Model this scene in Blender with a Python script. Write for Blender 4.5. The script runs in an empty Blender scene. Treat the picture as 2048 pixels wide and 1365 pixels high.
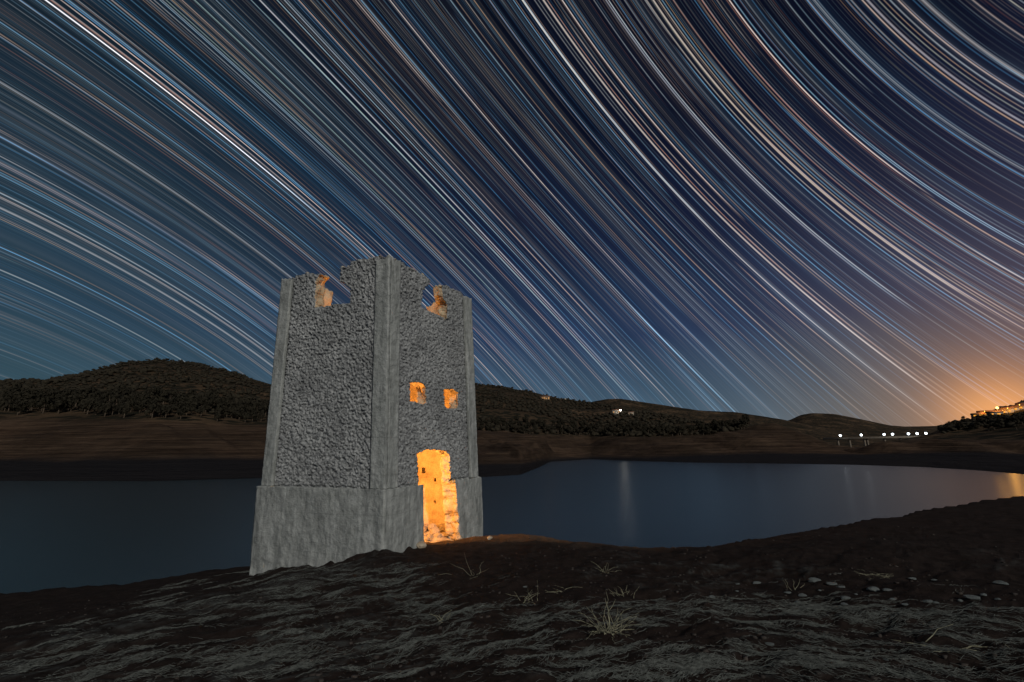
import bpy, math, random
import numpy as np
from mathutils import Matrix, Vector

random.seed(7)
rng = np.random.default_rng(7)
scene = bpy.context.scene
C = scene.collection
R = math.radians
EYE = 2.0                      # the lens stands 2 m above the tower's near corner

# ------------------------------------------------------------------ camera
PITCH, ROLL, FPX = .231, -.0133, 910.0
fw = np.array([0, math.cos(PITCH), math.sin(PITCH)])
up0 = np.array([0, -math.sin(PITCH), math.cos(PITCH)])
rt0 = np.array([1.0, 0, 0])
RT = rt0 * math.cos(ROLL) + up0 * math.sin(ROLL)
UP = up0 * math.cos(ROLL) - rt0 * math.sin(ROLL)
cam_d = bpy.data.cameras.new('camera')
cam_d.sensor_width = 36
cam_d.lens = FPX / 2048 * 36
cam_d.clip_start = .05
cam_d.clip_end = 20000
cam = bpy.data.objects.new('camera', cam_d)
C.objects.link(cam)
M4 = Matrix.Identity(4)
for i in range(3):
    M4[i][0], M4[i][1], M4[i][2] = RT[i], UP[i], -fw[i]
M4[2][3] = EYE
cam.matrix_world = M4
scene.camera = cam


def ray(x, y):
    d = fw * FPX + RT * (x - 1024) + UP * (682.5 - y)
    return d / np.linalg.norm(d)


def azel(x, y):
    d = ray(x, y)
    return math.atan2(d[0], d[1]), math.atan2(d[2], math.hypot(d[0], d[1]))


def on_level(x, y, zrel):       # the point seen at (x, y) on the level zrel below the eye
    d = ray(x, y)
    return d * (zrel / d[2])


# ------------------------------------------------------------------ light
SUN_AZ, SUN_EL = 24.0, 27.0    # degrees, key lamp in place of torch light: high behind the camera, a little right
a_, e_ = R(SUN_AZ), R(SUN_EL)
to_sun = Vector((math.sin(a_) * math.cos(e_), -math.cos(a_) * math.cos(e_), math.sin(e_)))
sd = bpy.data.lights.new('key_lamp', 'SUN')
sd.energy = 1.6
sd.angle = R(.5)
sd.color = (1.0, .99, .93)
so = bpy.data.objects.new('key_lamp', sd)
C.objects.link(so)
so.rotation_euler = to_sun.to_track_quat('Z', 'Y').to_euler()

scene.render.engine = 'CYCLES'
scene.view_settings.view_transform = 'Standard'
scene.view_settings.look = 'None'
scene.view_settings.exposure = 0
scene.view_settings.gamma = 1
scene.view_settings.use_curve_mapping = False
scene.cycles.max_bounces = 6
scene.cycles.sample_clamp_indirect = 3
scene.cycles.use_denoising = True


# ------------------------------------------------------------------ node helper
class NT:
    def __init__(s, tree):
        s.t = tree

    def new(s, kind, **kw):
        n = s.t.nodes.new(kind)
        for k, v in kw.items():
            setattr(n, k, v)
        return n

    def put(s, sock, v):
        if isinstance(v, bpy.types.NodeSocket):
            s.t.links.new(v, sock)
        elif v is not None:
            sock.default_value = v

    def m(s, op, a, b=None, c=None, clamp=False):
        n = s.new('ShaderNodeMath', operation=op)
        n.use_clamp = clamp
        for k, v in enumerate((a, b, c)):
            s.put(n.inputs[k], v)
        return n.outputs[0]

    def v(s, op, a, b=None, scale=None):
        n = s.new('ShaderNodeVectorMath', operation=op)
        s.put(n.inputs[0], a)
        if b is not None:
            s.put(n.inputs[1], b)
        if scale is not None:
            s.put(n.inputs['Scale'], scale)
        return n.outputs['Value' if op in ('DOT_PRODUCT', 'LENGTH', 'DISTANCE') else 'Vector']

    def comb(s, x, y, z=0.0):
        n = s.new('ShaderNodeCombineXYZ')
        for k, v in enumerate((x, y, z)):
            s.put(n.inputs[k], v)
        return n.outputs[0]

    def ramp(s, fac, stops, interp='LINEAR'):
        n = s.new('ShaderNodeValToRGB')
        r = n.color_ramp
        r.interpolation = interp
        while len(r.elements) < len(stops):
            r.elements.new(.5)
        for e, (p, c) in zip(r.elements, stops):
            e.position = p
            e.color = (*c, 1)
        s.put(n.inputs[0], fac)
        return n.outputs[0]

    def mix(s, fac, a, b, blend='MIX'):
        n = s.new('ShaderNodeMix', data_type='RGBA', blend_type=blend)
        s.put(n.inputs[0], fac)
        for k, v in ((6, a), (7, b)):
            if isinstance(v, tuple) and len(v) == 3:
                v = (*v, 1)
            s.put(n.inputs[k], v)
        return n.outputs[2]

    def noise(s, vec, scale, detail=4, rough=.55, out=0, dim='3D', dist=0.0):
        n = s.new('ShaderNodeTexNoise', noise_dimensions=dim)
        if vec is not None:
            s.put(n.inputs['W' if dim == '1D' else 'Vector'], vec)
        n.inputs['Scale'].default_value = scale
        n.inputs['Detail'].default_value = detail
        n.inputs['Roughness'].default_value = rough
        n.inputs['Distortion'].default_value = dist
        return n.outputs[out]


def lin(r, g, b):
    return tuple(((c / 255) / 12.92 if c / 255 <= .04045 else ((c / 255 + .055) / 1.055) ** 2.4) for c in (r, g, b))


# ------------------------------------------------------------------ night sky: the star trails turn round the celestial pole
world = bpy.data.worlds.new('World')
scene.world = world
world.use_nodes = True
wt = world.node_tree
wt.nodes.clear()
W = NT(wt)
dirv = W.v('NORMALIZE', W.new('ShaderNodeTexCoord').outputs['Generated'])
pe, pa = R(38.0), R(111.5)
POLE = Vector((math.cos(pe) * math.sin(pa), math.cos(pe) * math.cos(pa), math.sin(pe)))
E1 = -POLE.cross(Vector((0, 0, 1))).normalized()   # hour zero lies in the picture, the wrap behind
E2 = POLE.cross(E1).normalized()
dec = W.m('MULTIPLY', W.m('ARCCOSINE', W.v('DOT_PRODUCT', dirv, tuple(POLE))), 180 / math.pi)
hour = W.m('MULTIPLY', W.m('ARCTAN2', W.v('DOT_PRODUCT', dirv, tuple(E2)), W.v('DOT_PRODUCT', dirv, tuple(E1))), 180 / math.pi)
sep = W.new('ShaderNodeSeparateXYZ')
W.put(sep.inputs[0], dirv)
elev = W.m('MULTIPLY', W.m('ARCSINE', sep.outputs[2]), 180 / math.pi)

STAR = [(0.0, (.14, .50, 1.0)), (.22, (.36, .70, 1.0)), (.46, (.82, .92, 1.0)), (.62, (1.0, .88, .84)),
        (.74, (1.0, .74, .62)), (.86, (1.0, .62, .34)), (.92, (.50, .80, .82)), (.98, (.9, .42, .30))]


def trails(width, seg, seed, power, gain, sig, soft=2.0):
    seg = 360.0 / round(360 / seg)
    q = W.m('ADD', W.m('DIVIDE', dec, width), seed * 13.37)
    cid = W.m('FLOOR', q)
    fr = W.m('FRACT', q)
    w1 = W.new('ShaderNodeTexWhiteNoise', noise_dimensions='1D')
    W.put(w1.inputs['W'], W.m('ADD', cid, seed * 3.1 + .5))
    hh = W.m('ADD', W.m('DIVIDE', W.m('ADD', hour, 400.0), seg), W.m('MULTIPLY', w1.outputs['Value'], 9.0))
    hid = W.m('FLOORED_MODULO', W.m('FLOOR', hh), float(round(360 / seg)))
    hf = W.m('FRACT', hh)
    w2 = W.new('ShaderNodeTexWhiteNoise', noise_dimensions='2D')
    W.put(w2.inputs['Vector'], W.comb(W.m('ADD', cid, seed * 7.7 + .5), W.m('ADD', hid, .5)))
    sp = W.new('ShaderNodeSeparateColor')
    W.put(sp.inputs[0], w2.outputs['Color'])
    off = W.m('MULTIPLY', W.m('SUBTRACT', sp.outputs[0], .5), max(0.0, 1 - 2.2 * sig))
    x = W.m('DIVIDE', W.m('ABSOLUTE', W.m('SUBTRACT', W.m('SUBTRACT', fr, .5), off)), sig)
    prof = W.m('POWER', W.m('SUBTRACT', 1.0, x, clamp=True), soft)
    ends = W.m('MULTIPLY', W.m('MINIMUM', hf, W.m('SUBTRACT', 1.0, hf)), 14.0, clamp=True)
    br = W.m('MULTIPLY', W.m('POWER', w2.outputs['Value'], power), gain)
    br = W.m('MULTIPLY', W.m('MULTIPLY', br, prof), ends)
    return W.v('SCALE', W.ramp(sp.outputs[1], STAR, 'LINEAR'), scale=br)


layers = [trails(.13, 46, 1, 4.5, .15, .5), trails(.23, 52, 2, 5.5, .42, .36), trails(.37, 60, 5, 7.0, .62, .24),
          trails(.73, 66, 3, 6.0, .85, .10), trails(1.9, 70, 4, 4.0, .9, .042, 1.5), trails(1.2, 58, 6, 4.0, .04, .5, 1.5)]


def star(d0, w, colr, gain, p0, p1):
    """one bright star: declination distance d0, trail between the hours seen at two picture points"""
    hs = []
    for q in (p0, p1):
        r_ = Vector(ray(*q))
        hs.append(math.degrees(math.atan2(r_.dot(E2), r_.dot(E1))))
    lo_h, hi_h = min(hs), max(hs)
    x = W.m('DIVIDE', W.m('ABSOLUTE', W.m('SUBTRACT', dec, d0)), w)
    prof = W.m('POWER', W.m('SUBTRACT', 1.0, x, clamp=True), 1.4)
    ends = W.m('MULTIPLY', W.m('MULTIPLY', W.m('SUBTRACT', hour, lo_h), .25, clamp=True), W.m('MULTIPLY', W.m('SUBTRACT', hi_h, hour), .25, clamp=True))
    return W.v('SCALE', colr, scale=W.m('MULTIPLY', W.m('MULTIPLY', prof, ends), gain))


TOPC = (1200, -300)
for d0, w, colr, gain, p0, p1 in [
        (62.70, .13, (1.0, .86, .74), .75, (1250, -120), (1990, 600)), (62.32, .08, (1.0, .80, .60), .6, (1250, -120), (2080, 660)),
        (63.15, .09, (1.0, .92, .86), .5, (1250, -120), (2080, 700)), (61.9, .07, (1.0, .70, .42), .35, (1250, -120), (2080, 700)),
        (70.60, .15, (1.0, .86, .78), .85, (1000, -200), (1900, 815)), (70.30, .07, (1.0, .55, .38), .6, (1000, -200), (1900, 815)),
        (72.2, .09, (1.0, .93, .88), .6, (1000, -200), (1920, 870)), (75.9, .07, (1.0, .62, .34), .5, (1000, -200), (1800, 870)),
        (119.6, .16, (.92, .95, 1.0), .5, (-300, 300), (640, 800)), (120.4, .08, (1.0, .74, .50), .4, (-300, 300), (640, 800)),
        (118.9, .09, (1.0, .92, .9), .4, (-300, 300), (640, 800)), (110.8, .10, (.88, .93, 1.0), .55, (-300, -50), (800, 760)),
        (102.4, .09, (.30, .66, 1.0), .55, (0, -120), (900, 700)), (50.8, .12, (.95, .9, 1.0), .6, (1650, -100), (2200, 380)), (48.6, .16, (.9, .85, .85), .35, (1750, -100), (2200, 260)),
        (57.6, .09, (.42, .72, 1.0), .45, (1450, -100), (2100, 480)), (66.0, .10, (.6, .8, 1.0), .4, (1100, -100), (1900, 600)), (91.5, .12, (.75, .84, 1.0), .4, (400, -200), (1500, 860)),
        (114.5, .22, (.62, .70, .9), .16, (-300, 100), (700, 800)), (116.4, .35, (.6, .66, .85), .12, (-300, 100), (700, 800)), (112.4, .3, (.6, .68, .85), .12, (-300, 100), (700, 800)), (126.4, .2, (1.0, .78, .6), .16, (-300, 500), (300, 760))]:
    layers.append(star(d0, w * .85, colr, gain * .8, p0, p1))
tr = layers[0]
for l in layers[1:]:
    tr = W.v('ADD', tr, l)
# fade in the thick air low down
fade = W.m('ADD', .12, W.m('MULTIPLY', W.m('SMOOTH_MIN', W.m('DIVIDE', W.m('MAXIMUM', elev, 0.0), 14.0), 1.0, .3), .9), clamp=True)
band = W.m('MULTIPLY', W.m('POWER', W.noise(dec, .5, 5, .65, dim='1D'), 1.6), 2.7)

base = W.ramp(W.m('DIVIDE', W.m('MAXIMUM', elev, 0.0), 60.0), [
    (0.0, lin(84, 106, 120)), (.10, lin(62, 84, 103)), (.22, lin(38, 54, 82)), (.40, lin(20, 29, 53)),
    (.62, lin(10, 15, 32)), (1.0, lin(7, 10, 21))])
wide = W.noise(dec, .30, 3, .5, dim='1D')
base = W.v('SCALE', base, scale=W.m('ADD', .70, W.m('MULTIPLY', wide, .62)))


def toward(x, y, deg):
    d = ray(x, y)
    ang = W.m('ARCCOSINE', W.v('DOT_PRODUCT', dirv, tuple(float(t) for t in d)))
    q = W.m('DIVIDE', ang, R(deg))
    return W.m('POWER', 2.718, W.m('MULTIPLY', W.m('MULTIPLY', q, q), -1.0))


teal = toward(-150, 800, 30)
mist = W.m('SUBTRACT', 1.0, W.m('MULTIPLY', toward(40, 800, 13), .85))
tr = W.v('SCALE', tr, scale=W.m('MULTIPLY', W.m('MULTIPLY', fade, band), mist))
base = W.mix(W.m('MULTIPLY', teal, .55), base, lin(44, 72, 78))
glowA = toward(2130, 880, 17)       # afterglow and town light behind the hill on the right
glowB = toward(2060, 870, 8)
glowC = toward(2010, 838, 3.5)
base = W.mix(W.m('MULTIPLY', glowA, .46), base, lin(110, 86, 82))
base = W.mix(W.m('MULTIPLY', toward(1790, 905, 10), .4), base, lin(122, 112, 92))
base = W.v('ADD', base, W.v('SCALE', W.comb(.24, .085, .008), scale=glowB))
base = W.v('ADD', base, W.v('SCALE', W.comb(.55, .20, .008), scale=glowC))
bg = W.new('ShaderNodeBackground')
W.put(bg.inputs['Color'], W.v('ADD', base, tr))
bg.inputs['Strength'].default_value = 1.0
wo = W.new('ShaderNodeOutputWorld')
W.put(wo.inputs['Surface'], bg.outputs[0])


# ------------------------------------------------------------------ numpy noise
_perm = rng.permutation(4096)


def _h(ix, iy, iz):
    return _perm[(_perm[(_perm[ix & 4095] + iy) & 4095] + iz) & 4095] / 4095.0


def vnoise(x, y, z=0.0):
    x, y, z = np.broadcast_arrays(np.asarray(x, float), np.asarray(y, float), np.asarray(z, float))
    ix, iy, iz = np.floor(x).astype(int), np.floor(y).astype(int), np.floor(z).astype(int)
    fx, fy, fz = x - ix, y - iy, z - iz
    fx, fy, fz = (t * t * (3 - 2 * t) for t in (fx, fy, fz))
    r = 0
    for a in (0, 1):
        for b in (0, 1):
            for c in (0, 1):
                r = r + _h(ix + a, iy + b, iz + c) * (fx if a else 1 - fx) * (fy if b else 1 - fy) * (fz if c else 1 - fz)
    return r * 2 - 1


def fbm(x, y, z=0.0, o=4, g=.5):
    s, a, f = 0, 1, 1.0
    for k in range(o):
        s = s + a * vnoise(x * f + 17.3 * k, y * f + 5.1 * k, np.asarray(z) * f + 9.7 * k)
        a *= g
        f *= 2.03
    return s


# ------------------------------------------------------------------ object helpers
def link(o, parent=None):
    C.objects.link(o)
    if parent is not None:
        o.parent = parent
    return o


def tag(o, label=None, cat=None, group=None, kind=None):
    for k, v in (('label', label), ('category', cat), ('group', group), ('kind', kind)):
        if v:
            o[k] = v
    return o


def empty(name, loc=(0, 0, 0), rz=0.0, parent=None):
    o = bpy.data.objects.new(name, None)
    o.location = loc
    o.rotation_euler = (0, 0, rz)
    return link(o, parent)


def mesh(name, verts, faces, mats, smooth=False, midx=None):
    me = bpy.data.meshes.new(name)
    verts = np.asarray(verts, dtype=np.float32)
    me.vertices.add(len(verts))
    me.vertices.foreach_set('co', verts.ravel())
    if isinstance(faces, np.ndarray):
        k = faces.shape[1]
        tot = np.full(len(faces), k)
        flat = faces.ravel()
    else:
        tot = np.array([len(f) for f in faces])
        flat = np.concatenate([np.asarray(f) for f in faces])
    me.loops.add(len(flat))
    me.loops.foreach_set('vertex_index', flat.astype(np.int32))
    me.polygons.add(len(tot))
    me.polygons.foreach_set('loop_start', np.concatenate([[0], np.cumsum(tot)[:-1]]).astype(np.int32))
    me.polygons.foreach_set('loop_total', tot.astype(np.int32))
    for m in (mats if isinstance(mats, (list, tuple)) else [mats]):
        me.materials.append(m)
    if midx is not None:
        me.polygons.foreach_set('material_index', np.asarray(midx, dtype=np.int32))
    if smooth:
        me.polygons.foreach_set('use_smooth', np.ones(len(tot), dtype=bool))
    me.update(calc_edges=True)
    me.validate()
    return me


def obj(name, me, parent=None, loc=None):
    o = bpy.data.objects.new(name, me)
    if loc is not None:
        o.location = loc
    return link(o, parent)


def attr(me, name, vals):
    a = me.attributes.new(name, 'FLOAT', 'POINT')
    a.data.foreach_set('value', np.asarray(vals, dtype=np.float32))


def box(x0, x1, y0, y1, z0, z1):
    v = [(x, y, z) for z in (z0, z1) for y in (y0, y1) for x in (x0, x1)]
    f = [(0, 2, 3, 1), (4, 5, 7, 6), (0, 1, 5, 4), (2, 6, 7, 3), (0, 4, 6, 2), (1, 3, 7, 5)]
    return v, f


class MB:
    def __init__(s):
        s.v, s.f = [], []

    def add(s, v, f):
        n = len(s.v)
        s.v += [tuple(p) for p in v]
        s.f += [tuple(i + n for i in q) for q in f]
        return s

    def box(s, *a):
        return s.add(*box(*a))

    def tube(s, p0, p1, r0, r1, n=8):
        p0, p1 = Vector(p0), Vector(p1)
        d = (p1 - p0).normalized()
        a = d.orthogonal().normalized()
        b = d.cross(a)
        v = []
        for p, r in ((p0, r0), (p1, r1)):
            for k in range(n):
                t = 2 * math.pi * k / n
                v.append(p + a * math.cos(t) * r + b * math.sin(t) * r)
        f = [(k, (k + 1) % n, n + (k + 1) % n, n + k) for k in range(n)]
        f += [tuple(range(n))[::-1], tuple(range(n, 2 * n))]
        return s.add(v, f)

    def ball(s, c, r, nu=10, nv=6):
        v = [(c[0], c[1], c[2] - r)]
        for j in range(1, nv):
            t = math.pi * j / nv
            for i in range(nu):
                p = 2 * math.pi * i / nu
                v.append((c[0] + r * math.sin(t) * math.cos(p), c[1] + r * math.sin(t) * math.sin(p), c[2] - r * math.cos(t)))
        v.append((c[0], c[1], c[2] + r))
        f = []
        for i in range(nu):
            f.append((0, 1 + (i + 1) % nu, 1 + i))
            for j in range(nv - 2):
                a = 1 + j * nu
                f.append((a + i, a + (i + 1) % nu, a + nu + (i + 1) % nu, a + nu + i))
            f.append((len(v) - 1, 1 + (nv - 2) * nu + i, 1 + (nv - 2) * nu + (i + 1) % nu))
        return s.add(v, f)

    def build(s, name, mat, parent=None, smooth=False, loc=None):
        return obj(name, mesh(name, s.v, s.f, mat, smooth), parent, loc)


# ------------------------------------------------------------------ materials
def material(name):
    m = bpy.data.materials.new(name)
    m.use_nodes = True
    t = NT(m.node_tree)
    return m, t, m.node_tree.nodes['Principled BSDF']


def bump(t, b, h, strength, dist):
    n = t.new('ShaderNodeBump')
    n.inputs['Strength'].default_value = strength
    n.inputs['Distance'].default_value = dist
    t.put(n.inputs['Height'], h)
    t.put(b.inputs['Normal'], n.outputs[0])


def simple(name, col, rough=.85, var=.35, scale=3.0, bscale=None, bdist=.01):
    m, t, b = material(name)
    co = t.new('ShaderNodeTexCoord').outputs['Object']
    n = t.noise(co, scale, 5)
    lo = tuple(c * (1 - var) for c in col)
    hi = tuple(min(1, c * (1 + var)) for c in col)
    t.put(b.inputs['Base Color'], t.ramp(n, [(.3, lo), (.7, hi)]))
    b.inputs['Roughness'].default_value = rough
    b.inputs['Specular IOR Level'].default_value = .2
    if bscale:
        bump(t, b, t.noise(co, bscale, 5), .8, bdist)
    return m


def glow(name, col, strength):
    m, t, b = material(name)
    b.inputs['Base Color'].default_value = (*[c * .2 for c in col], 1)
    b.inputs['Emission Color'].default_value = (*col, 1)
    b.inputs['Emission Strength'].default_value = strength
    m.cycles.emission_sampling = 'NONE' if strength < 5 else 'AUTO'
    return m


# rough-cast render of the tower
m_stucco, t, b = material('stucco')
co = t.new('ShaderNodeTexCoord').outputs['Object']
n1 = t.noise(co, 1.1, 5, .6)
n2 = t.noise(co, 16, 4, .6)
n3 = t.noise(co, 55, 3, .6)
col = t.ramp(n1, [(.25, (.26, .26, .257)), (.55, (.39, .39, .382)), (.8, (.52, .515, .50))])
pit_shade = t.ramp(n2, [(.38, (.34, .34, .35)), (.6, (1, 1, 1))])  # low spots of the bump painted darker, as shade in the pits
col = t.mix(.85, col, pit_shade, 'MULTIPLY')
t.put(b.inputs['Base Color'], col)
b.inputs['Roughness'].default_value = .9
b.inputs['Specular IOR Level'].default_value = .15
bump(t, b, t.m('ADD', t.m('MULTIPLY', n2, 1.0), t.m('MULTIPLY', n3, .5)), 1.0, .035)

# smooth cement of pilasters and plinth, with weathering runs
m_cement, t, b = material('cement')
co = t.new('ShaderNodeTexCoord').outputs['Object']
mp = t.new('ShaderNodeMapping')
t.put(mp.inputs[0], co)
mp.inputs['Scale'].default_value = (3.2, 3.2, .55)
runs = t.noise(mp.outputs[0], 2.2, 6, .62)
n2 = t.noise(co, 7, 6, .65)
n3 = t.noise(co, 42, 4, .6)
col = t.ramp(runs, [(.28, (.20, .205, .195)), (.5, (.35, .355, .335)), (.72, (.50, .50, .475))])
col = t.mix(.7, col, t.ramp(n2, [(.3, (.55, .56, .55)), (.6, (1, 1, 1))]), 'MULTIPLY')
sx = t.new('ShaderNodeSeparateXYZ')
t.put(sx.inputs[0], co)
wv = t.new('ShaderNodeTexWave', wave_type='BANDS', bands_direction='Z', wave_profile='SAW')
t.put(wv.inputs['Vector'], co)
wv.inputs['Scale'].default_value = .42
wv.inputs['Distortion'].default_value = .8
wv.inputs['Detail'].default_value = 3
crack = t.ramp(wv.outputs['Fac'], [(.0, (.5, .5, .5)), (.018, (1, 1, 1))])
col = t.mix(.55, col, crack, 'MULTIPLY')
t.put(b.inputs['Base Color'], col)
b.inputs['Roughness'].default_value = .88
b.inputs['Specular IOR Level'].default_value = .15
bump(t, b, t.m('ADD', t.m('MULTIPLY', n2, 1.0), t.m('MULTIPLY', n3, .25)), .9, .05)

# inside plaster and the broken masonry of the jambs
m_inner, t, b = material('inner_plaster')
co = t.new('ShaderNodeTexCoord').outputs['Object']
n2 = t.noise(co, 3.5, 6, .6)
n3 = t.noise(co, 30, 4, .65)
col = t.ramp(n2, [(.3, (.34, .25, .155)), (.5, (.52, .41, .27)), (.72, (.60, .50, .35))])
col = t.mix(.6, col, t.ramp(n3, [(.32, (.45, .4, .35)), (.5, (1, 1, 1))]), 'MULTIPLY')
t.put(b.inputs['Base Color'], col)
b.inputs['Roughness'].default_value = .9
b.inputs['Specular IOR Level'].default_value = .1
bump(t, b, t.m('ADD', n2, t.m('MULTIPLY', n3, .3)), .9, .03)

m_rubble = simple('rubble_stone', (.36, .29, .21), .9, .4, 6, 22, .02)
m_stone = simple('pale_stone', (.13, .142, .138), .85, .3, 14, 40, .01)
m_straw = simple('straw', (.098, .103, .093), .8, .6, 25)
m_twig = simple('dry_grass', (.25, .235, .16), .8, .35, 9)

# soil of the shore: dark damp earth with paler crust on it
m_soil, t, b = material('soil')
co = t.new('ShaderNodeTexCoord').outputs['Object']
n1 = t.noise(co, .55, 5, .6)
n2 = t.noise(co, 5, 6, .65)
n3 = t.noise(co, 45, 4, .6)
col = t.ramp(n2, [(.3, (.012, .0085, .007)), (.6, (.027, .019, .016)), (.8, (.042, .031, .025))])
cr = t.new('ShaderNodeAttribute')
cr.attribute_name = 'crust'
k = t.m('MULTIPLY', cr.outputs['Fac'], t.ramp(n2, [(.38, (0, 0, 0)), (.6, (1, 1, 1))]))
col = t.mix(k, col, (.07, .074, .07))
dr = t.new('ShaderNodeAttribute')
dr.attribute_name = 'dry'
col = t.mix(dr.outputs['Fac'], col, t.ramp(n2, [(.3, (.075, .052, .035)), (.7, (.15, .105, .07))]))  # paler earth colour here paints the lamp light spilling from the doorway
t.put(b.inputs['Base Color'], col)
b.inputs['Roughness'].default_value = .95
b.inputs['Specular IOR Level'].default_value = .05
bump(t, b, t.m('ADD', n2, t.m('MULTIPLY', n3, .35)), .8, .03)

# hills: olive-grove soil above, banded bare bank below, dark wet mud at the water
m_hill, t, b = material('hillside')
geo = t.new('ShaderNodeNewGeometry')
pos = geo.outputs['Position']
za = t.new('ShaderNodeAttribute')
za.attribute_name = 'bank'
zm = t.new('ShaderNodeAttribute')
zm.attribute_name = 'mud'
n1 = t.noise(pos, .02, 6, .6)
n2 = t.noise(pos, .25, 5, .65)
grove = t.ramp(n1, [(.35, (.045, .030, .019)), (.55, (.072, .048, .029)), (.70, (.14, .088, .052))])
vo = t.new('ShaderNodeTexVoronoi')
t.put(vo.inputs['Vector'], pos)
vo.inputs['Scale'].default_value = .14
dots = t.ramp(t.m('ADD', vo.outputs['Distance'], t.m('MULTIPLY', t.m('SUBTRACT', n1, .5), .9)), [(.42, (1, 1, 1)), (.56, (0, 0, 0))])
grove = t.mix(dots, grove, (.020, .018, .012))
mp = t.new('ShaderNodeMapping')
t.put(mp.inputs[0], pos)
mp.inputs['Scale'].default_value = (.012, .012, .55)
st = t.noise(mp.outputs[0], 2.4, 6, .65)
bank = t.ramp(st, [(.32, (.034, .021, .0145)), (.5, (.066, .042, .028)), (.68, (.106, .070, .046))])
bank = t.mix(.5, bank, t.ramp(n2, [(.3, (.6, .6, .6)), (.7, (1.1, 1.1, 1.1))]), 'MULTIPLY')
bank = t.mix(.8, bank, t.ramp(n1, [(.36, (.5, .5, .5)), (.5, (.85, .85, .85)), (.64, (1.45, 1.4, 1.35))]), 'MULTIPLY')
col = t.mix(za.outputs['Fac'], grove, bank)
col = t.mix(zm.outputs['Fac'], col, (.016, .014, .015))
t.put(b.inputs['Base Color'], col)
b.inputs['Roughness'].default_value = .95
b.inputs['Specular IOR Level'].default_value = .05
bump(t, b, t.m('ADD', n2, t.m('MULTIPLY', st, 2.0)), .9, 1.2)

m_water, t, b = material('water')
co = t.new('ShaderNodeNewGeometry').outputs['Position']
b.inputs['Base Color'].default_value = (.012, .022, .023, 1)
b.inputs['Roughness'].default_value = .25
b.inputs['IOR'].default_value = 1.33
mp = t.new('ShaderNodeMapping')
t.put(mp.inputs[0], co)
mp.inputs['Scale'].default_value = (.35, 1.0, 1)
bump(t, b, t.noise(mp.outputs[0], .5, 3, .5), .12, .1)

m_leaf = simple('olive_leaves', (.029, .023, .014), .9, .45, .6)
m_pine = simple('pine_leaves', (.026, .0215, .013), .9, .45, .6)
m_bark = simple('bark', (.09, .065, .045), .9, .3, 4)
m_wall_w = simple('white_wall', (.36, .31, .25), .9, .12, 2)
m_wall_o = simple('ochre_wall', (.16, .11, .07), .9, .15, 2)
m_roof = simple('roof_tile', (.22, .11, .07), .9, .25, 3)
m_dark = simple('dark_opening', (.02, .018, .015), .6, .2, 3)
m_conc = simple('bridge_concrete', (.19, .155, .12), .9, .15, .6)
m_metal = simple('grey_metal', (.18, .18, .18), .6, .1, 3)
m_lampw = glow('lamp_white', (1.0, .97, .88), 30)
m_lampc = glow('lamp_cool', (.86, .95, 1.0), 9)
m_lampo = glow('lamp_orange', (1.0, .48, .08), 5)
m_winw = glow('window_warm', (1.0, .50, .18), .45)
m_wino = glow('window_orange', (1.0, .42, .05), .9)

# ================================================================== far land
WATER = -7.0     # below the eye
NA = 900
az = np.radians(np.linspace(-63, 63, NA))


def row(pts):
    q = np.array([azel(*p) for p in pts])
    o = np.argsort(q[:, 0])
    e = np.interp(az, q[o, 0], q[o, 1])
    ker = np.hanning(9)
    ker /= ker.sum()
    return np.convolve(np.pad(e, 4, mode='edge'), ker, 'valid')


def dist(pts):
    q = np.array([(azel(x, 890)[0], d) for x, d in pts])
    d = np.interp(az, q[:, 0], q[:, 1])
    ker = np.hanning(31)
    ker /= ker.sum()
    return np.convolve(np.pad(d, 15, mode='edge'), ker, 'valid')


eW = row([(-700, 968), (0, 962), (300, 963), (480, 958), (560, 955), (700, 950), (850, 948), (960, 955), (1040, 950), (1078, 935), (1100, 924),
          (1180, 919), (1285, 923), (1400, 926), (1500, 927), (1700, 930), (1850, 935), (1950, 941), (2048, 949), (2300, 978), (2700, 1030)])
rW = WATER / np.tan(eW)
eM = row([(-700, 927), (0, 921), (300, 920), (520, 918), (900, 925), (960, 931), (1040, 928), (1080, 920), (1180, 914), (1285, 915), (1400, 909),
          (1500, 907), (1600, 907), (1700, 908), (1800, 907), (1950, 907), (2048, 909), (2300, 915)])
rM = rW * dist([(-500, 1.22), (520, 1.22), (960, 1.15), (1100, 1.06), (1285, 1.05), (1400, 1.15), (1700, 1.3), (2048, 1.5), (2500, 1.6)])
eB = row([(-700, 838), (0, 834), (300, 842), (540, 850), (800, 862), (960, 868), (1200, 873), (1330, 876), (1420, 872), (1480, 860), (1520, 849),
          (1545, 846), (1580, 856), (1620, 872), (1650, 886), (1680, 897), (1720, 898), (1760, 889), (1800, 882), (1900, 879), (2048, 880), (2300, 880)])
rB = dist([(-500, 225), (520, 240), (960, 310), (1200, 340), (1500, 310), (1700, 290), (2048, 260), (2500, 240)])
rB = np.maximum(rB, rM * 1.3)
eR = row([(-700, 790), (-200, 775), (0, 765), (60, 760), (90, 763), (150, 748), (250, 725), (320, 719), (400, 728), (450, 740), (540, 768), (620, 795), (700, 803),
          (800, 792), (880, 776), (953, 769), (1000, 772), (1060, 783), (1130, 799), (1180, 806), (1250, 818), (1330, 832), (1400, 845), (1480, 853),
          (1520, 848), (1545, 845), (1580, 855), (1620, 871), (1650, 885), (1680, 896), (1720, 897), (1760, 888), (1800, 881), (1860, 868), (1904, 849),
          (1951, 834), (1965, 829), (2007, 817), (2048, 803), (2300, 740), (2700, 720)])
rR = dist([(-500, 520), (0, 540), (320, 620), (540, 600), (700, 620), (953, 750), (1130, 800), (1250, 640), (1400, 480), (1480, 390), (1545, 360),
           (1700, 330), (1800, 330), (1900, 430), (2048, 520), (2500, 560)])
rR = np.maximum(rR, rB * 1.25)
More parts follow.
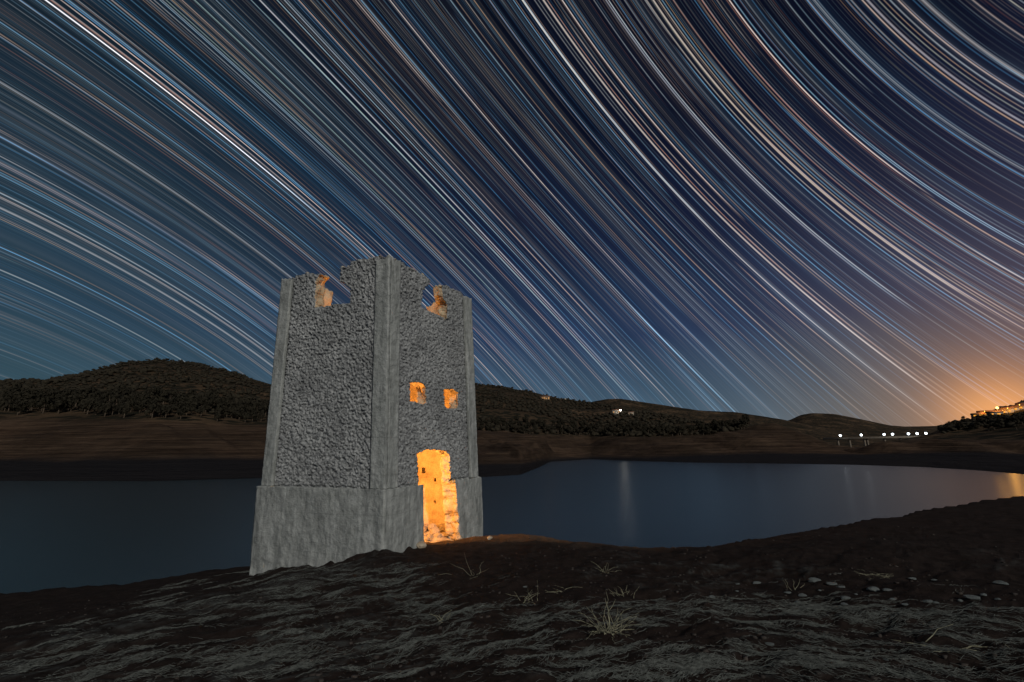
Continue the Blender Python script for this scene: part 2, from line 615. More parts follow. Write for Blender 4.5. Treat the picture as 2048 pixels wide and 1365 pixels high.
back = [  # ridge rows behind: skyline, distance, foot distance
    (row([(700, 880), (1050, 815), (1130, 806), (1180, 804), (1213, 798), (1240, 797), (1300, 806), (1400, 821), (1470, 824), (1560, 838), (1620, 850), (1700, 868), (1800, 884), (2000, 890)]), 1500, 900),
    (row([(1200, 890), (1450, 870), (1560, 845), (1580, 840), (1600, 830), (1625, 826), (1670, 828), (1720, 838), (1780, 851), (1850, 856), (1920, 860), (2300, 862)]), 2300, 1500),
    (row([(-500, 880), (1300, 870), (1700, 858), (1780, 853), (1850, 852), (1880, 851), (1900, 855), (1960, 858), (2300, 858)]), 4200, 2500)]


def far_height(ai, r):
    """ai: index into az (float array), r: distance; returns height below/above the eye and bank, mud masks."""
    g = lambda q: np.interp(ai, np.arange(NA), q)
    w, m_, b_, d_ = g(rW), g(rM), g(rB), g(rR)
    zw, zm_, zb, zd = WATER + 0 * w, m_ * np.tan(g(eM)), b_ * np.tan(g(eB)), d_ * np.tan(g(eR))
    z = np.where(r < w, WATER - (w - r) * .12, 0)

    def seg(r0, r1, z0, z1, p=1.0):
        u = np.clip((r - r0) / np.maximum(r1 - r0, 1e-3), 0, 1) ** p
        return z0 + (z1 - z0) * u
    z = np.where((r >= w) & (r < m_), seg(w, m_, zw, zm_, .8), z)
    z = np.where((r >= m_) & (r < b_), seg(m_, b_, zm_, zb), z)
    z = np.where((r >= b_) & (r < d_), seg(b_, d_, zb, zd, 1.06), z)
    z = np.where(r >= d_, np.maximum(zd - (r - d_) * .4, WATER - 4), z)
    bank = np.clip((b_ * 1.02 - r) / (b_ * .05), 0, 1)
    mud = np.clip((m_ * 1.03 - r) / (m_ * .05), 0, 1)
    for e, rr, foot in back:
        zr = rr * np.tan(g(e))
        u = (r - foot) / (rr - foot)
        h = np.where(r < rr, WATER - 4 + (zr - WATER + 4) * np.clip(u, 0, 1) ** 1.1, zr - (r - rr) * .25)
        z = np.maximum(z, np.where(r > foot, h, -99))
    x, y = r * np.sin(np.interp(ai, np.arange(NA), az)), r * np.cos(np.interp(ai, np.arange(NA), az))
    land = np.clip((r - w) / 12, 0, 1)
    aa = np.interp(ai, np.arange(NA), az)
    gul = np.abs(fbm(aa * 15 + .022 * r, aa * 0 + r * .004, 0, 3)) * 1.0 + .45 * fbm(x * .045, y * .045, 2, 4)
    # gullies down the bare bank, small lumps on the hill
    mid = np.clip((r - m_) / 20, 0, 1) * np.clip((b_ - r) / 20, 0, 1)
    z = z + mid * np.sin(z * 2 * math.pi / 3.4 + 1.5 * fbm(x * .02, y * .02, 9, 2)) * .46
    z = z + land * mid * (gul * 4.2 - 1.3) * np.clip((b_ - m_) / 90, 0, 1) + land * fbm(x * .06, y * .06, 3, 3) * .35
    z = z + (r > rM.min()) * land * np.clip((r - b_) / 120, 0, 1) * np.clip((d_ - r) / 90, 0, 1) * fbm(x * .011, y * .011, 5, 3) * 4
    return z, bank, mud


NRr = 270
rr_ = 85 * (6000 / 85) ** (np.linspace(0, 1, NRr) ** 1.12)
AI, RR = np.meshgrid(np.arange(NA), rr_, indexing='ij')
Z, BK, MU = far_height(AI.astype(float), RR)
AZ = az[AI]
V = np.stack([RR * np.sin(AZ), RR * np.cos(AZ), Z + EYE], -1).reshape(-1, 3)
idx = np.arange(NA * NRr).reshape(NA, NRr)
F = np.stack([idx[:-1, :-1], idx[:-1, 1:], idx[1:, 1:], idx[1:, :-1]], -1).reshape(-1, 4)[:, ::-1]
me = mesh('hills', V, F, m_hill, True)
attr(me, 'bank', BK.ravel())
attr(me, 'mud', MU.ravel())
tag(obj('hills', me), kind='structure', label='dark brown hills and bare banks around the reservoir')


def far_at(x, v_or_r, r=None):
    """world point of the far land in the direction of picture column x at distance r."""
    a = azel(x, 870)[0]
    ai = (a - az[0]) / (az[1] - az[0])
    z, _, _ = far_height(np.array([ai]), np.array([float(v_or_r)]))
    return Vector((v_or_r * math.sin(a), v_or_r * math.cos(a), float(z[0]) + EYE))


def far_hit(x, y, r0=100, r1=1500):
    """first place where the view through (x, y) meets the far land."""
    a, e = azel(x, y)
    ai = (a - az[0]) / (az[1] - az[0])
    r = np.linspace(r0, r1, 900)
    z, _, _ = far_height(np.full(900, ai), r)
    hit = z >= r * math.tan(e)
    if not hit.any():
        return far_hit(x, y + 1, r0, r1)
    k = np.argmax(hit)
    return Vector((r[k] * math.sin(a), r[k] * math.cos(a), float(z[k]) + EYE)), float(r[k])


v, f = box(-9000, 9000, -3000, 9000, WATER + EYE - .5, WATER + EYE)
tag(obj('lake', mesh('lake', [p for p in v if p[2] > WATER + EYE - .1], [(0, 1, 3, 2)], m_water)), kind='structure', label='still dark water of the reservoir')

# ================================================================== the shore the tower stands on
P = []
add = P.append
for q in [(0, 0, -1.6), (0, 2, -1.62), (-2, 2, -1.68), (2, 2, -1.6), (0, 5, -1.78), (3, 5, -1.7), (6, 6, -1.66), (-3, 4, -1.82), (9, 8, -1.68),
          (-2.55, 9.15, -1.95), (-1.75, 11.0, -2.04), (-.85, 12.9, -2.33), (-5.75, 10.55, -2.62), (-4.1, 9.85, -2.28), (-1.0, 9.5, -1.98),
          (1, 11, -2.04), (0, 12, -2.12), (4, 9.5, -1.95), (0, 8, -1.9), (-1.5, 7, -1.92),
          (0, -10, -1.9), (-10, -10, -2.6), (10, -10, -1.5), (20, 0, -1.0), (-15, 0, -3.2), (25, -20, -1), (-25, -20, -4), (-11, 4, -2.9),
          (0, -45, -3.0), (45, 10, -.6), (-45, -10, -5), (-4.2, 13, -2.9), (-2.4, 13.5, -2.7)]:
    add(q)
for x, y, z in [(0, 1292, -2.08), (200, 1252, -2.12), (380, 1203, -2.2), (500, 1166, -2.36), (640, 1138, -2.14),
                (0, 1187, -3.0), (250, 1167, -2.95), (480, 1134, -2.85), (150, 1235, -2.5),
                (1020, 1086, -2.35), (1200, 1092, -2.2), (1410, 1091, -2.06), (1600, 1062, -1.93), (1800, 1030, -1.78), (2048, 990, -1.5),
                (2048, 1200, -1.6), (2048, 1365, -1.56), (1400, 1365, -1.6), (1700, 1150, -1.74)]:
    d = on_level(x, y, z)
    add((d[0], d[1], z))
P = np.array(P, float)


def tps(d):
    return np.where(d > 1e-9, d * d * np.log(np.maximum(d, 1e-9)), 0)


n = len(P)
K = tps(np.hypot(P[:, None, 0] - P[None, :, 0], P[:, None, 1] - P[None, :, 1])) + np.eye(n) * .02
A = np.zeros((n + 3, n + 3))
A[:n, :n] = K
A[:n, n:] = np.c_[np.ones(n), P[:, :2]]
A[n:, :n] = A[:n, n:].T
coef = np.linalg.solve(A, np.r_[P[:, 2], 0, 0, 0])


def shore_base(x, y):
    s = coef[n] + coef[n + 1] * x + coef[n + 2] * y
    for k in range(n):
        s = s + coef[k] * tps(np.hypot(x - P[k, 0], y - P[k, 1]))
    return s


cr = [(R(-180), 60), (R(-95), 40), (R(-62), 26)]
for x, y, z in [(-200, 1212, -3.1), (0, 1185, -3.0), (250, 1165, -2.95), (480, 1132, -2.85)]:
    d = on_level(x, y, z)
    cr.append((math.atan2(d[0], d[1]), math.hypot(d[0], d[1])))
cr += [(math.atan2(-4.6, 15.2), 15.9), (math.atan2(-2.5, 15.8), 16.0), (math.atan2(-.9, 14.3), 14.3)]
for x, y, z in [(1040, 1086, -2.35), (1200, 1092, -2.2), (1410, 1091, -2.06), (1600, 1062, -1.93), (1800, 1030, -1.78), (2048, 990, -1.5)]:
    d = on_level(x, y, z)
    cr.append((math.atan2(d[0], d[1]), math.hypot(d[0], d[1])))
cr += [(R(60), 32), (R(95), 50), (R(180), 60)]
cr = np.array(sorted(cr))


def shore_height(x, y, fine=True):
    a, r = np.arctan2(x, y), np.hypot(x, y)
    rc = np.interp(a, cr[:, 0], cr[:, 1]) + fbm(a * 40, 0 * a, 2, 3) * .12
    k = np.minimum(1, rc / np.maximum(r, 1e-6))
    z = shore_base(x * k, y * k)
    over = np.maximum(0, r - rc)
    z = z - .5 * over - .05 * over ** 2 / (1 + .1 * over)
    z = np.maximum(z, WATER - 3)
    crust = 0 * z
    if fine:
        # trampled ridges and clods
        wx, wy = x + .25 * fbm(x * 1.3, y * 1.3, 1, 2), y + .25 * fbm(x * 1.3, y * 1.3, 8, 2)
        ang = R(28)
        sx_, sy_ = wx * math.cos(ang) + wy * math.sin(ang), -wx * math.sin(ang) + wy * math.cos(ang)
        rid = 1 - np.abs(fbm(sx_ * 1.1, sy_ * 3.4, 4, 3))
        clod = fbm(x * 7, y * 7, 6, 3)
        lump = fbm(x * 2.1, y * 2.1, 11, 3)
        amp = np.clip(r / 2.5, .3, 1) * np.clip((17 - r) / 8, .35, 1)
        z = z + amp * (.035 * (rid - .6) + .011 * clod + .028 * lump + .05 * fbm(x * .6, y * .6, 14, 2))
        # silt and crumbled render banked unevenly against the foot of the walls
        du, dv = (x + 2.51) * -math.cos(.4125) + (y - 9.2) * math.sin(.4125), (x + 2.51) * math.sin(.4125) + (y - 9.2) * math.cos(.4125)
        out = np.hypot(np.maximum(np.maximum(-du, du - 3.57), 0), np.maximum(np.maximum(-dv, dv - 4.04), 0))
        z = z + np.exp(-(out / .16) ** 2) * np.clip(.05 + .09 * fbm(x * 3, y * 3, 31, 3), 0, .14) * np.where((dv > .9) & (du < .3), .25, 1)
        patch = fbm(x * .55, y * .55, 21, 3)
        crust = np.clip((rid - .84) * 4.5, 0, 1) * np.clip(patch * 2.4 - .1, 0, 1) + np.clip((clod - .45) * 1.2, 0, 1) * np.clip(patch * 1.5, 0, 1)
        # drift of pale silt along the crest that runs from the tower down to the left
        cx = np.interp(y, [3.0, 5.3, 7.0, 8.4, 9.2], [-5.6, -5.25, -4.5, -3.5, -2.6])
        near = np.exp(-((x - cx - .35) / .75) ** 2) * np.clip((9.6 - y) / .5, 0, 1)
        crust = np.clip(crust * (1 + near) + near * np.clip(rid * 1.1 + clod * .35 - .35, 0, 1) * .9, 0, 1)
        dry = np.exp(-(((x - .6) / 2.2) ** 2 + ((y - 10.8) / 1.1) ** 2))  # crust thinned around the painted doorway spill
        crust = crust * (1 - .9 * dry) * np.clip((13 - r) / 4, 0, 1)
    return z, crust


ca = np.concatenate([np.linspace(-180, -62, 50)[:-1], np.linspace(-62, 62, 1080), np.linspace(62, 180, 50)[1:]])
ca = np.radians(ca)
rg = 1 / np.linspace(1 / 1.9, 1 / 75, 400)
rg = np.concatenate([[.02, .4, .8, 1.2, 1.5, 1.75], rg])
AA, RG = np.meshgrid(ca, rg, indexing='ij')
X, Y = RG * np.sin(AA), RG * np.cos(AA)
Z, CR = shore_height(X, Y)
V = np.stack([X, Y, Z + EYE], -1).reshape(-1, 3)
na, nr = X.shape
idx = np.arange(na * nr).reshape(na, nr)
F = np.stack([idx[:-1, :-1], idx[:-1, 1:], idx[1:, 1:], idx[1:, :-1]], -1).reshape(-1, 4)[:, ::-1]
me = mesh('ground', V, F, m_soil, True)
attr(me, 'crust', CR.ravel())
attr(me, 'dry', (np.exp(-(((X - .8) / 2.8) ** 2 + ((Y - 11.4) / 1.0) ** 2)) * .9).ravel())  # mask of the painted doorway spill: lifts the earth colour where lamp light lands
tag(obj('ground', me), kind='structure', label='dark bare earth of the dried shore')


def ground_z(x, y):
    z, _ = shore_height(np.array([float(x)]), np.array([float(y)]))
    return float(z[0]) + EYE


# ================================================================== the tower
TX, TY, YAW, TA, TB = -2.5118, 9.2, .4125, 3.5737, 4.0443
ZP, BAT, INS, LEAN, TOP = -.7477, .0122, .0669, -.0283, 4.45
TU = np.array([-math.cos(YAW), math.sin(YAW)])
TV = np.array([math.sin(YAW), math.cos(YAW)])


def tower_pt(U, Vv, z):
    """tower plan coordinates (along the left face, along the right face) and height over the eye -> world"""
    x = TX + TU[0] * U + TV[0] * Vv + LEAN * z
    y = TY + TU[1] * U + TV[1] * Vv
    return np.stack([x, y, z + EYE], -1)


tower = empty('watch_tower', (0, 0, 0))
tag(tower, 'ruined grey stucco tower with two notched battlements, glowing orange inside, on the lake shore', 'tower')


def poly_sdf(px, py, poly):
    poly = np.array(poly, float)
    d = np.full(px.shape, 1e9)
    ins = np.zeros(px.shape, bool)
    for (ax, ay), (bx, by) in zip(poly, np.roll(poly, -1, 0)):
        ex, ey = bx - ax, by - ay
        t_ = np.clip(((px - ax) * ex + (py - ay) * ey) / (ex * ex + ey * ey + 1e-12), 0, 1)
        d = np.minimum(d, np.hypot(px - ax - ex * t_, py - ay - ey * t_))
        c = ((ay > py) != (by > py)) & (px < (bx - ax) * (py - ay) / (by - ay + 1e-12) + ax)
        ins ^= c
    return np.where(ins, -d, d)


def slab(name, s0, s1, z0, z1, res, sdf, thick, place, front_rel, back_rel, mats, parent, jamb=.02, layers=7, label=None):
    """a wall slab cut out by a distance field: front and back skins, rough jambs round every edge."""
    ns, nz = int(round((s1 - s0) / res)) + 1, int(round((z1 - z0) / res)) + 1
    S, Zz = np.meshgrid(np.linspace(s0, s1, ns), np.linspace(z0, z1, nz), indexing='ij')
    D = sdf(S, Zz)
    cm = (D[:-1, :-1] + D[1:, :-1] + D[:-1, 1:] + D[1:, 1:]) / 4 < 0
    gx, gz = np.gradient(D, (s1 - s0) / (ns - 1), (z1 - z0) / (nz - 1))
    gl = np.maximum(np.hypot(gx, gz), .3)
    pad = np.pad(cm, 1)
    cnt = pad[:-1, :-1].astype(int) + pad[1:, :-1] + pad[:-1, 1:] + pad[1:, 1:]
    bnd = (cnt > 0) & (cnt < 4)
    mv = np.clip(D, -res, res) * bnd
    S2, Z2 = S - mv * gx / gl ** 2, Zz - mv * gz / gl ** 2
    used = cnt > 0
    vid = -np.ones(S.shape, int)
    vid[used] = np.arange(used.sum())
    nv = int(used.sum())
    su, zu = S2[used], Z2[used]
    fr = front_rel(su, zu)
    bk = thick - back_rel(su, zu)
    edge = bnd[used]
    fr = np.where(edge, fr * .6, fr)
    verts = [place(su, fr, zu), place(su, bk, zu)]
    ci, cj = np.nonzero(cm)
    q = np.stack([vid[ci, cj], vid[ci + 1, cj], vid[ci + 1, cj + 1], vid[ci, cj + 1]], -1)
    faces = [q, q[:, ::-1] + nv]
    mi = [np.zeros(len(q)), np.ones(len(q))]
    # boundary edges
    E = []
    padc = np.pad(cm, 1)
    for di, dj in ((0, -1), (1, 0), (0, 1), (-1, 0)):
        nb = padc[1 + di:1 + di + cm.shape[0], 1 + dj:1 + dj + cm.shape[1]]
        i, j = np.nonzero(cm & ~nb)
        if (di, dj) == (0, -1):
            E.append(np.stack([vid[i, j], vid[i + 1, j]], -1))
        elif (di, dj) == (1, 0):
            E.append(np.stack([vid[i + 1, j], vid[i + 1, j + 1]], -1))
        elif (di, dj) == (0, 1):
            E.append(np.stack([vid[i + 1, j + 1], vid[i, j + 1]], -1))
        else:
            E.append(np.stack([vid[i, j + 1], vid[i, j]], -1))
    E = np.concatenate(E)
    bv = np.unique(E)
    mp_ = -np.ones(nv, int)
    mp_[bv] = np.arange(len(bv))
    sb, zb = su[bv], zu[bv]
    gxb = (gx / gl)[used][bv]
    gzb = (gz / gl)[used][bv]
    rings = [bv]
    base_n = 2 * nv
    for k in range(1, layers):
        u = k / layers
        nn = fr[bv] + (bk[bv] - fr[bv]) * u
        o = jamb * (fbm(sb * 9, zb * 9, nn * 11, 3) * 1.1 - .35)
        verts.append(place(sb + gxb * o, nn, zb + gzb * o))
        rings.append(base_n + np.arange(len(bv)))
        base_n += len(bv)
    rings.append(bv + nv)
    a_, b_ = mp_[E[:, 0]], mp_[E[:, 1]]
    for r0, r1 in zip(rings[:-1], rings[1:]):
        faces.append(np.stack([r0[b_], r0[a_], r1[a_], r1[b_]], -1))
        se, ze = su[E].mean(1), zu[E].mean(1)
        mi.append(np.where((se < s0 + .25) | (se > s1 - .25) | ((ze > z1 - .03) & (z1 < 0)), 0, 2))
    me_ = mesh(name, np.concatenate(verts), np.concatenate(faces), mats, False, np.concatenate(mi))
    o = obj(name, me_, parent)
    if label:
        o['label'] = label
    return o


def ragged(poly, amp=.035, sc=7.0, seed=0):
    def fdist(s, z):
        return poly_sdf(s, z, poly) + amp * fbm(s * sc, z * sc, seed, 3)
    return fdist


WIN1 = ragged([(.975, 1.05), (.975, 1.45), (1.15, 1.50), (1.40, 1.50), (1.58, 1.44), (1.63, 1.07), (1.45, 1.01)], .012, 9, 3)
WIN2 = ragged([(2.42, 1.03), (2.40, 1.45), (2.65, 1.51), (2.90, 1.50), (3.08, 1.45), (3.06, 1.04), (2.6, 1.0)], .012, 9, 4)
DOOR = ragged([(1.30, -3.4), (1.29, -.75), (1.24, -.10), (1.5, -.028), (1.80, -.008), (2.1, -.02), (2.42, -.07), (2.60, -.14), (2.62, -.6), (2.70, -1.2), (2.79, -1.8), (2.84, -2.2), (2.86, -3.4)], .014, 8, 5)
NOTR = ragged([(1.87, 4.7), (1.86, 4.20), (1.78, 4.05), (1.49, 3.83), (1.43, 3.36), (2.58, 3.36), (2.62, 3.80), (2.42, 3.90), (2.38, 4.28), (2.34, 4.7)], .02, 7, 6)
NOTL = ragged([(1.60, 4.7), (1.60, 4.2), (1.57, 3.83), (1.43, 3.78), (1.245, 3.58), (1.255, 3.27), (2.31, 3.30), (2.35, 4.0), (2.20, 4.12), (2.15, 4.7)], .018, 7, 7)
NOTB = ragged([(1.5, 4.7), (1.45, 3.3), (2.6, 3.3), (2.5, 4.7)], .04, 6, 8)
TOPR = ([-1, .14, .5, .95, 1.5, 1.87, 2.38, 3.03, 3.92, 6], [4.14, 4.16, 4.26, 4.22, 4.26, 4.22, 4.29, 4.36, 4.32, 4.3])
TOPL = ([-1, .13, .46, 1.26, 1.30, 1.60, 2.19, 2.5, 3.11, 3.47, 5], [4.13, 4.15, 4.28, 4.28, 4.19, 4.22, 4.13, 4.22, 4.22, 4.16, 4.15])


def rough(amp, seed, L=0.0, w0=0.0, w1=0.0):
    def fn(s, z):
        big = fbm(s * 2, z * 2, seed + 9, 2)
        worm = 1 - 2 * np.abs(fbm(s * 15 + .4 * big, z * 15, seed, 2, .5))
        lump = fbm(s * 25, z * 25, seed + 3, 2, .6)
        q = np.clip(-amp * (.9 * worm + 1.0 * lump + .3 * big), -.034, .055)
        if L:          # groove added round the panel border to hold a line of shadow
            e = INS + BAT * np.maximum(0, z - ZP)
            d = np.minimum(np.minimum(s - e - w0, L - e - w1 - s), z - ZP)
            q = q + .035 * np.exp(-(np.maximum(d, 0) / .035) ** 2)
        return q
    return fn


holes_back = [(1.60, -.58, .075, .09), (1.25, -.82, .05, .065), (1.24, -1.40, .055, .07), (1.62, .55, .06, .06), (2.3, -.9, .06, .07), (2.2, .4, .06, .06)]


def inner(amp, seed):
    return lambda s, z: amp * fbm(s * 5, z * 5, seed, 4)


def putlogs(holes):
    def fn(s, z):
        d = np.full(np.shape(s), 9.0)
        for hs, hz, w, h in holes:
            d = np.minimum(d, np.maximum(np.abs(s - hs) - w * .8, np.abs(z - hz) - h * .8) + .018 * fbm(s * 16, z * 16, 3, 2))
        return d
    return fn


def edge_in(z):
    return INS + BAT * np.maximum(0, z - ZP)


PAN = .065          # the rough-cast panels lie this far behind the pilasters
THK = .27
f_left = lambda s, nn, z: tower_pt(s, edge_in(z) + PAN + nn, z)
f_right = lambda s, nn, z: tower_pt(edge_in(z) + PAN + nn, s, z)
f_back = lambda s, nn, z: tower_pt(s, TB - edge_in(z) - PAN - nn, z)
f_lback = lambda s, nn, z: tower_pt(TA - edge_in(z) - PAN - nn, s, z)
MT = [m_stucco, m_inner, m_inner]


def wall_sdf(L, top, cuts, butt):
    def fn(s, z):
        lo = edge_in(z) + PAN + .07
        d = np.maximum(lo - s, s - (L - lo))
        d = np.maximum(d, z - np.interp(s, *top) - .035 * fbm(s * 6, s * 0, 12.5, 3) - .02 * fbm(s * 16, z * 16, 2, 2))
        for c in cuts:
            d = np.maximum(d, -c(s, z))
        return np.maximum(d, ZP - .05 - z)
    return fn


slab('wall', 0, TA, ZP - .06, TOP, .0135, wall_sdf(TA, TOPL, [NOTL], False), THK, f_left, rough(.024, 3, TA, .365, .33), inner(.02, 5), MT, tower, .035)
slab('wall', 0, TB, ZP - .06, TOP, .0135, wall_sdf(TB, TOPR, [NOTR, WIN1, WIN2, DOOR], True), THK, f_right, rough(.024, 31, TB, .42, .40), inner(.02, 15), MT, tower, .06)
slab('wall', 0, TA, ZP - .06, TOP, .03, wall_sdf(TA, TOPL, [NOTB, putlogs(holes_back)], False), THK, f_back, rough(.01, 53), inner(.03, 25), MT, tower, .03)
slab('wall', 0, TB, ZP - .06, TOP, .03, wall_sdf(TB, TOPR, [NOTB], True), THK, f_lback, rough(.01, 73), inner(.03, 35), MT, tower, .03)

# plinth: one block of smooth cement under each wall
PT = INS + PAN + THK + .005
MP = [m_cement, m_inner, m_inner]
ZB = -3.6


def plinth_sdf(L, cuts, butt):
    def fn(s, z):
        lo = .012 if butt else .02
        d = np.maximum(lo - s, s - (L - lo))
        d = np.maximum(d, z - ZP + .006)
        if True:
            cx, cz = np.minimum(s, L - s), ZP - z
            d = np.maximum(d, .045 - cx - cz - .02 * fbm(s * 9, z * 9, 4, 2))
            d = d + .006 * fbm(s * 5, z * 7, 9, 3)
        for c in cuts:
            d = np.maximum(d, -c(s, z))
        return d
    return fn


plinth_rel = lambda seed: (lambda s, z: .012 * fbm(s * 2.4, z * 2.0, seed, 3) + .008 * fbm(s * 8, z * 4.5, seed + 3, 3) + .035 * np.clip((-2.05 - z) * 2, 0, 1) * np.clip(fbm(s * 5, z * 6, seed + 6, 3), -.2, 1))
p_left = lambda s, nn, z: tower_pt(s, nn, z)
p_right = lambda s, nn, z: tower_pt(nn, s, z)
p_back = lambda s, nn, z: tower_pt(s, TB - nn, z)
p_lback = lambda s, nn, z: tower_pt(TA - nn, s, z)
slab('plinth', 0, TA, ZB, ZP, .02, plinth_sdf(TA, [], False), PT, p_left, plinth_rel(2), inner(.02, 5), MP, tower, .01)
slab('plinth', 0, TB, ZB, ZP, .02, plinth_sdf(TB, [DOOR, lambda s, z: 2.0 - s], True), PT, p_right, plinth_rel(22), inner(.02, 15), MP, tower, .03)
slab('plinth', 0, TA, ZB, ZP, .03, plinth_sdf(TA, [putlogs(holes_back)], False), PT, p_back, plinth_rel(42), inner(.03, 25), MP, tower, .01)
slab('plinth', 0, TB, ZB, ZP, .04, plinth_sdf(TB, [], True), PT, p_lback, plinth_rel(62), inner(.03, 35), MP, tower, .01)
# the right face's plinth beyond the door
slab('plinth', 0, TB, ZB, ZP, .02, plinth_sdf(TB, [DOOR, lambda s, z: s - 2.0], True), PT, p_right, plinth_rel(22), inner(.02, 15), MP, tower, .07)

# pilasters: two on each seen face, one round the hidden corner
def pilaster(base_s, w, face, topf, seed, flip=False):
    def sdf(s, z):
        d = np.maximum(-s, s - w)
        d = np.maximum(d, z - topf(z * 0 + base_s) - .05 * fbm(s * 7, s * 0, seed, 3) + .02)
        return np.maximum(d, ZP - .001 - z) + .004 * fbm(s * 12, z * 12, seed, 2)
    fr = lambda s, z: .008 * fbm(s * 6, z * 5, seed, 4) + .004 * fbm(s * 25, z * 25, seed + 2, 2)
    return slab('pilaster', 0, w, ZP, TOP, .02, sdf, .085, face, fr, lambda s, z: 0 * s, [m_cement] * 3, tower, .008, 3)


tl = lambda s: np.interp(s, *TOPL)
trr = lambda s: np.interp(s, *TOPR)
pilaster(.2, .365, lambda s, nn, z: tower_pt(edge_in(z) + s, edge_in(z) + nn, z), tl, 1)
pilaster(3.3, .33, lambda s, nn, z: tower_pt(TA - edge_in(z) - .33 + s, edge_in(z) + nn, z), tl, 5)
pilaster(.3, .325, lambda s, nn, z: tower_pt(edge_in(z) + nn, edge_in(z) + .095 + s, z), trr, 9)
pilaster(3.8, .40, lambda s, nn, z: tower_pt(edge_in(z) + nn, TB - edge_in(z) - .40 + s, z), trr, 13)

# rubble floor inside
def rock_mesh(name, r, seed, mat, squash=.7, sub=2):
    import bmesh
    bm = bmesh.new()
    bmesh.ops.create_icosphere(bm, subdivisions=sub, radius=1.0)
    rs = np.random.default_rng(seed)
    pl = rs.normal(size=(9, 3))
    pl /= np.linalg.norm(pl, axis=1)[:, None]
    cut = rs.uniform(.5, .82, 9)
    for v_ in bm.verts:
        p = np.array(v_.co)
        for nn, c in zip(pl, cut):
            d = p @ nn
            if d > c:
                p = p - nn * (d - c)
        p = p * (1 + .05 * float(fbm(p[0] * 3, p[1] * 3, p[2] * 3 + seed, 2)))
        v_.co = Vector(p * r * np.array([1, .8, squash]))
    me_ = bpy.data.meshes.new(name)
    bm.to_mesh(me_)
    bm.free()
    me_.materials.append(mat)
    return me_


fl_u, fl_v = np.meshgrid(np.linspace(.02, TA - .3, 60), np.linspace(.3, TB - .3, 66), indexing='ij')
fz = -2.12 + .06 * fbm(fl_u * 2, fl_v * 2, 4, 3) + .1 * np.clip((fl_v - 2.9) * 1.5, 0, 1) + .015 * fbm(fl_u * 9, fl_v * 9, 6, 2)
fz = np.where(fl_u < .5, fz - .10 * (.5 - fl_u) / .5, fz)
idx = np.arange(60 * 66).reshape(60, 66)
F = np.stack([idx[:-1, :-1], idx[1:, :-1], idx[1:, 1:], idx[:-1, 1:]], -1).reshape(-1, 4)
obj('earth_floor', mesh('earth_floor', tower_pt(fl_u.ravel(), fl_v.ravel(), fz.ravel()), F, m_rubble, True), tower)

rocks = [rock_mesh('rubble_stone', 1.0, 100 + k, m_rubble) for k in range(6)]
rs = np.random.default_rng(5)
spots = [(1.25, 3.10, .17), (1.05, 3.28, .2), (.85, 3.05, .16), (1.5, 3.2, .13), (.72, 2.65, .11), (.95, 2.75, .10), (1.15, 2.85, .09), (1.35, 2.8, .07),
         (.62, 2.40, .07), (1.3, 3.35, .15), (.8, 3.36, .2), (1.7, 3.3, .16), (1.6, 2.9, .1), (.55, 2.72, .12), (.9, 2.5, .05), (.75, 2.2, .05)]
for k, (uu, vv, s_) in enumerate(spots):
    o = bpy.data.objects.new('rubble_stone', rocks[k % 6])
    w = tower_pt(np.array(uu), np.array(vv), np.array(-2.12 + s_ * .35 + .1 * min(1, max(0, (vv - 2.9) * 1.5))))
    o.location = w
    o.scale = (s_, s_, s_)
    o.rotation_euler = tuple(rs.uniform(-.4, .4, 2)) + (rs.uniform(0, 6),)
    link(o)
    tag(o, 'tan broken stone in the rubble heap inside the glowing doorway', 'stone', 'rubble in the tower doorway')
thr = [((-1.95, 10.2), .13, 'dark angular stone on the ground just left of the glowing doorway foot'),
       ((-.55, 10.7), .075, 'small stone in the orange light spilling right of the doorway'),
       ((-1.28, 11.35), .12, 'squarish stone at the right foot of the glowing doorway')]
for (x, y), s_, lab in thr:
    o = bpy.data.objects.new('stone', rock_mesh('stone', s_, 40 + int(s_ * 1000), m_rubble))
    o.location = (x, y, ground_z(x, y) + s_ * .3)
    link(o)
    tag(o, lab, 'stone')

# the lamp that lights the tower from inside
ld = bpy.data.lights.new('tower_lamp', 'POINT')
ld.energy = 520
ld.color = (1.0, .43, .09)
ld.shadow_soft_size = .05
lo_ = bpy.data.objects.new('tower_lamp', ld)
lo_.location = tower_pt(np.array(1.45), np.array(.92), np.array(-.75))
link(lo_)

# ================================================================== trees
def leaf_ball(nleaf, seed, squash, size):
    rs = np.random.default_rng(seed)
    lob = rs.normal(size=(7, 3)) * np.array([.42, .42, .3])
    vs, fs = [], []
    for k in range(nleaf):
        c = lob[rs.integers(7)]
        d = rs.normal(size=3)
        d /= np.linalg.norm(d)
        p = c + d * .52 * rs.uniform(.55, 1.0) ** .5
        a = rs.normal(size=3)
        a -= d * (a @ d) * .7
        a /= np.linalg.norm(a)
        b_ = np.cross(a, d)
        b_ /= np.linalg.norm(b_) + 1e-9
        s_ = size * rs.uniform(.6, 1.3)
        n0 = len(vs)
        vs += [p - a * s_ - b_ * s_ * .6, p + a * s_ - b_ * s_ * .6, p + a * s_ * .7 + b_ * s_ * .7 + d * s_ * .3, p - a * s_ * .7 + b_ * s_ * .7 + d * s_ * .3]
        fs.append((n0, n0 + 1, n0 + 2, n0 + 3))
    vs = np.array(vs) * np.array([1, 1, squash])
    return vs, np.array(fs)


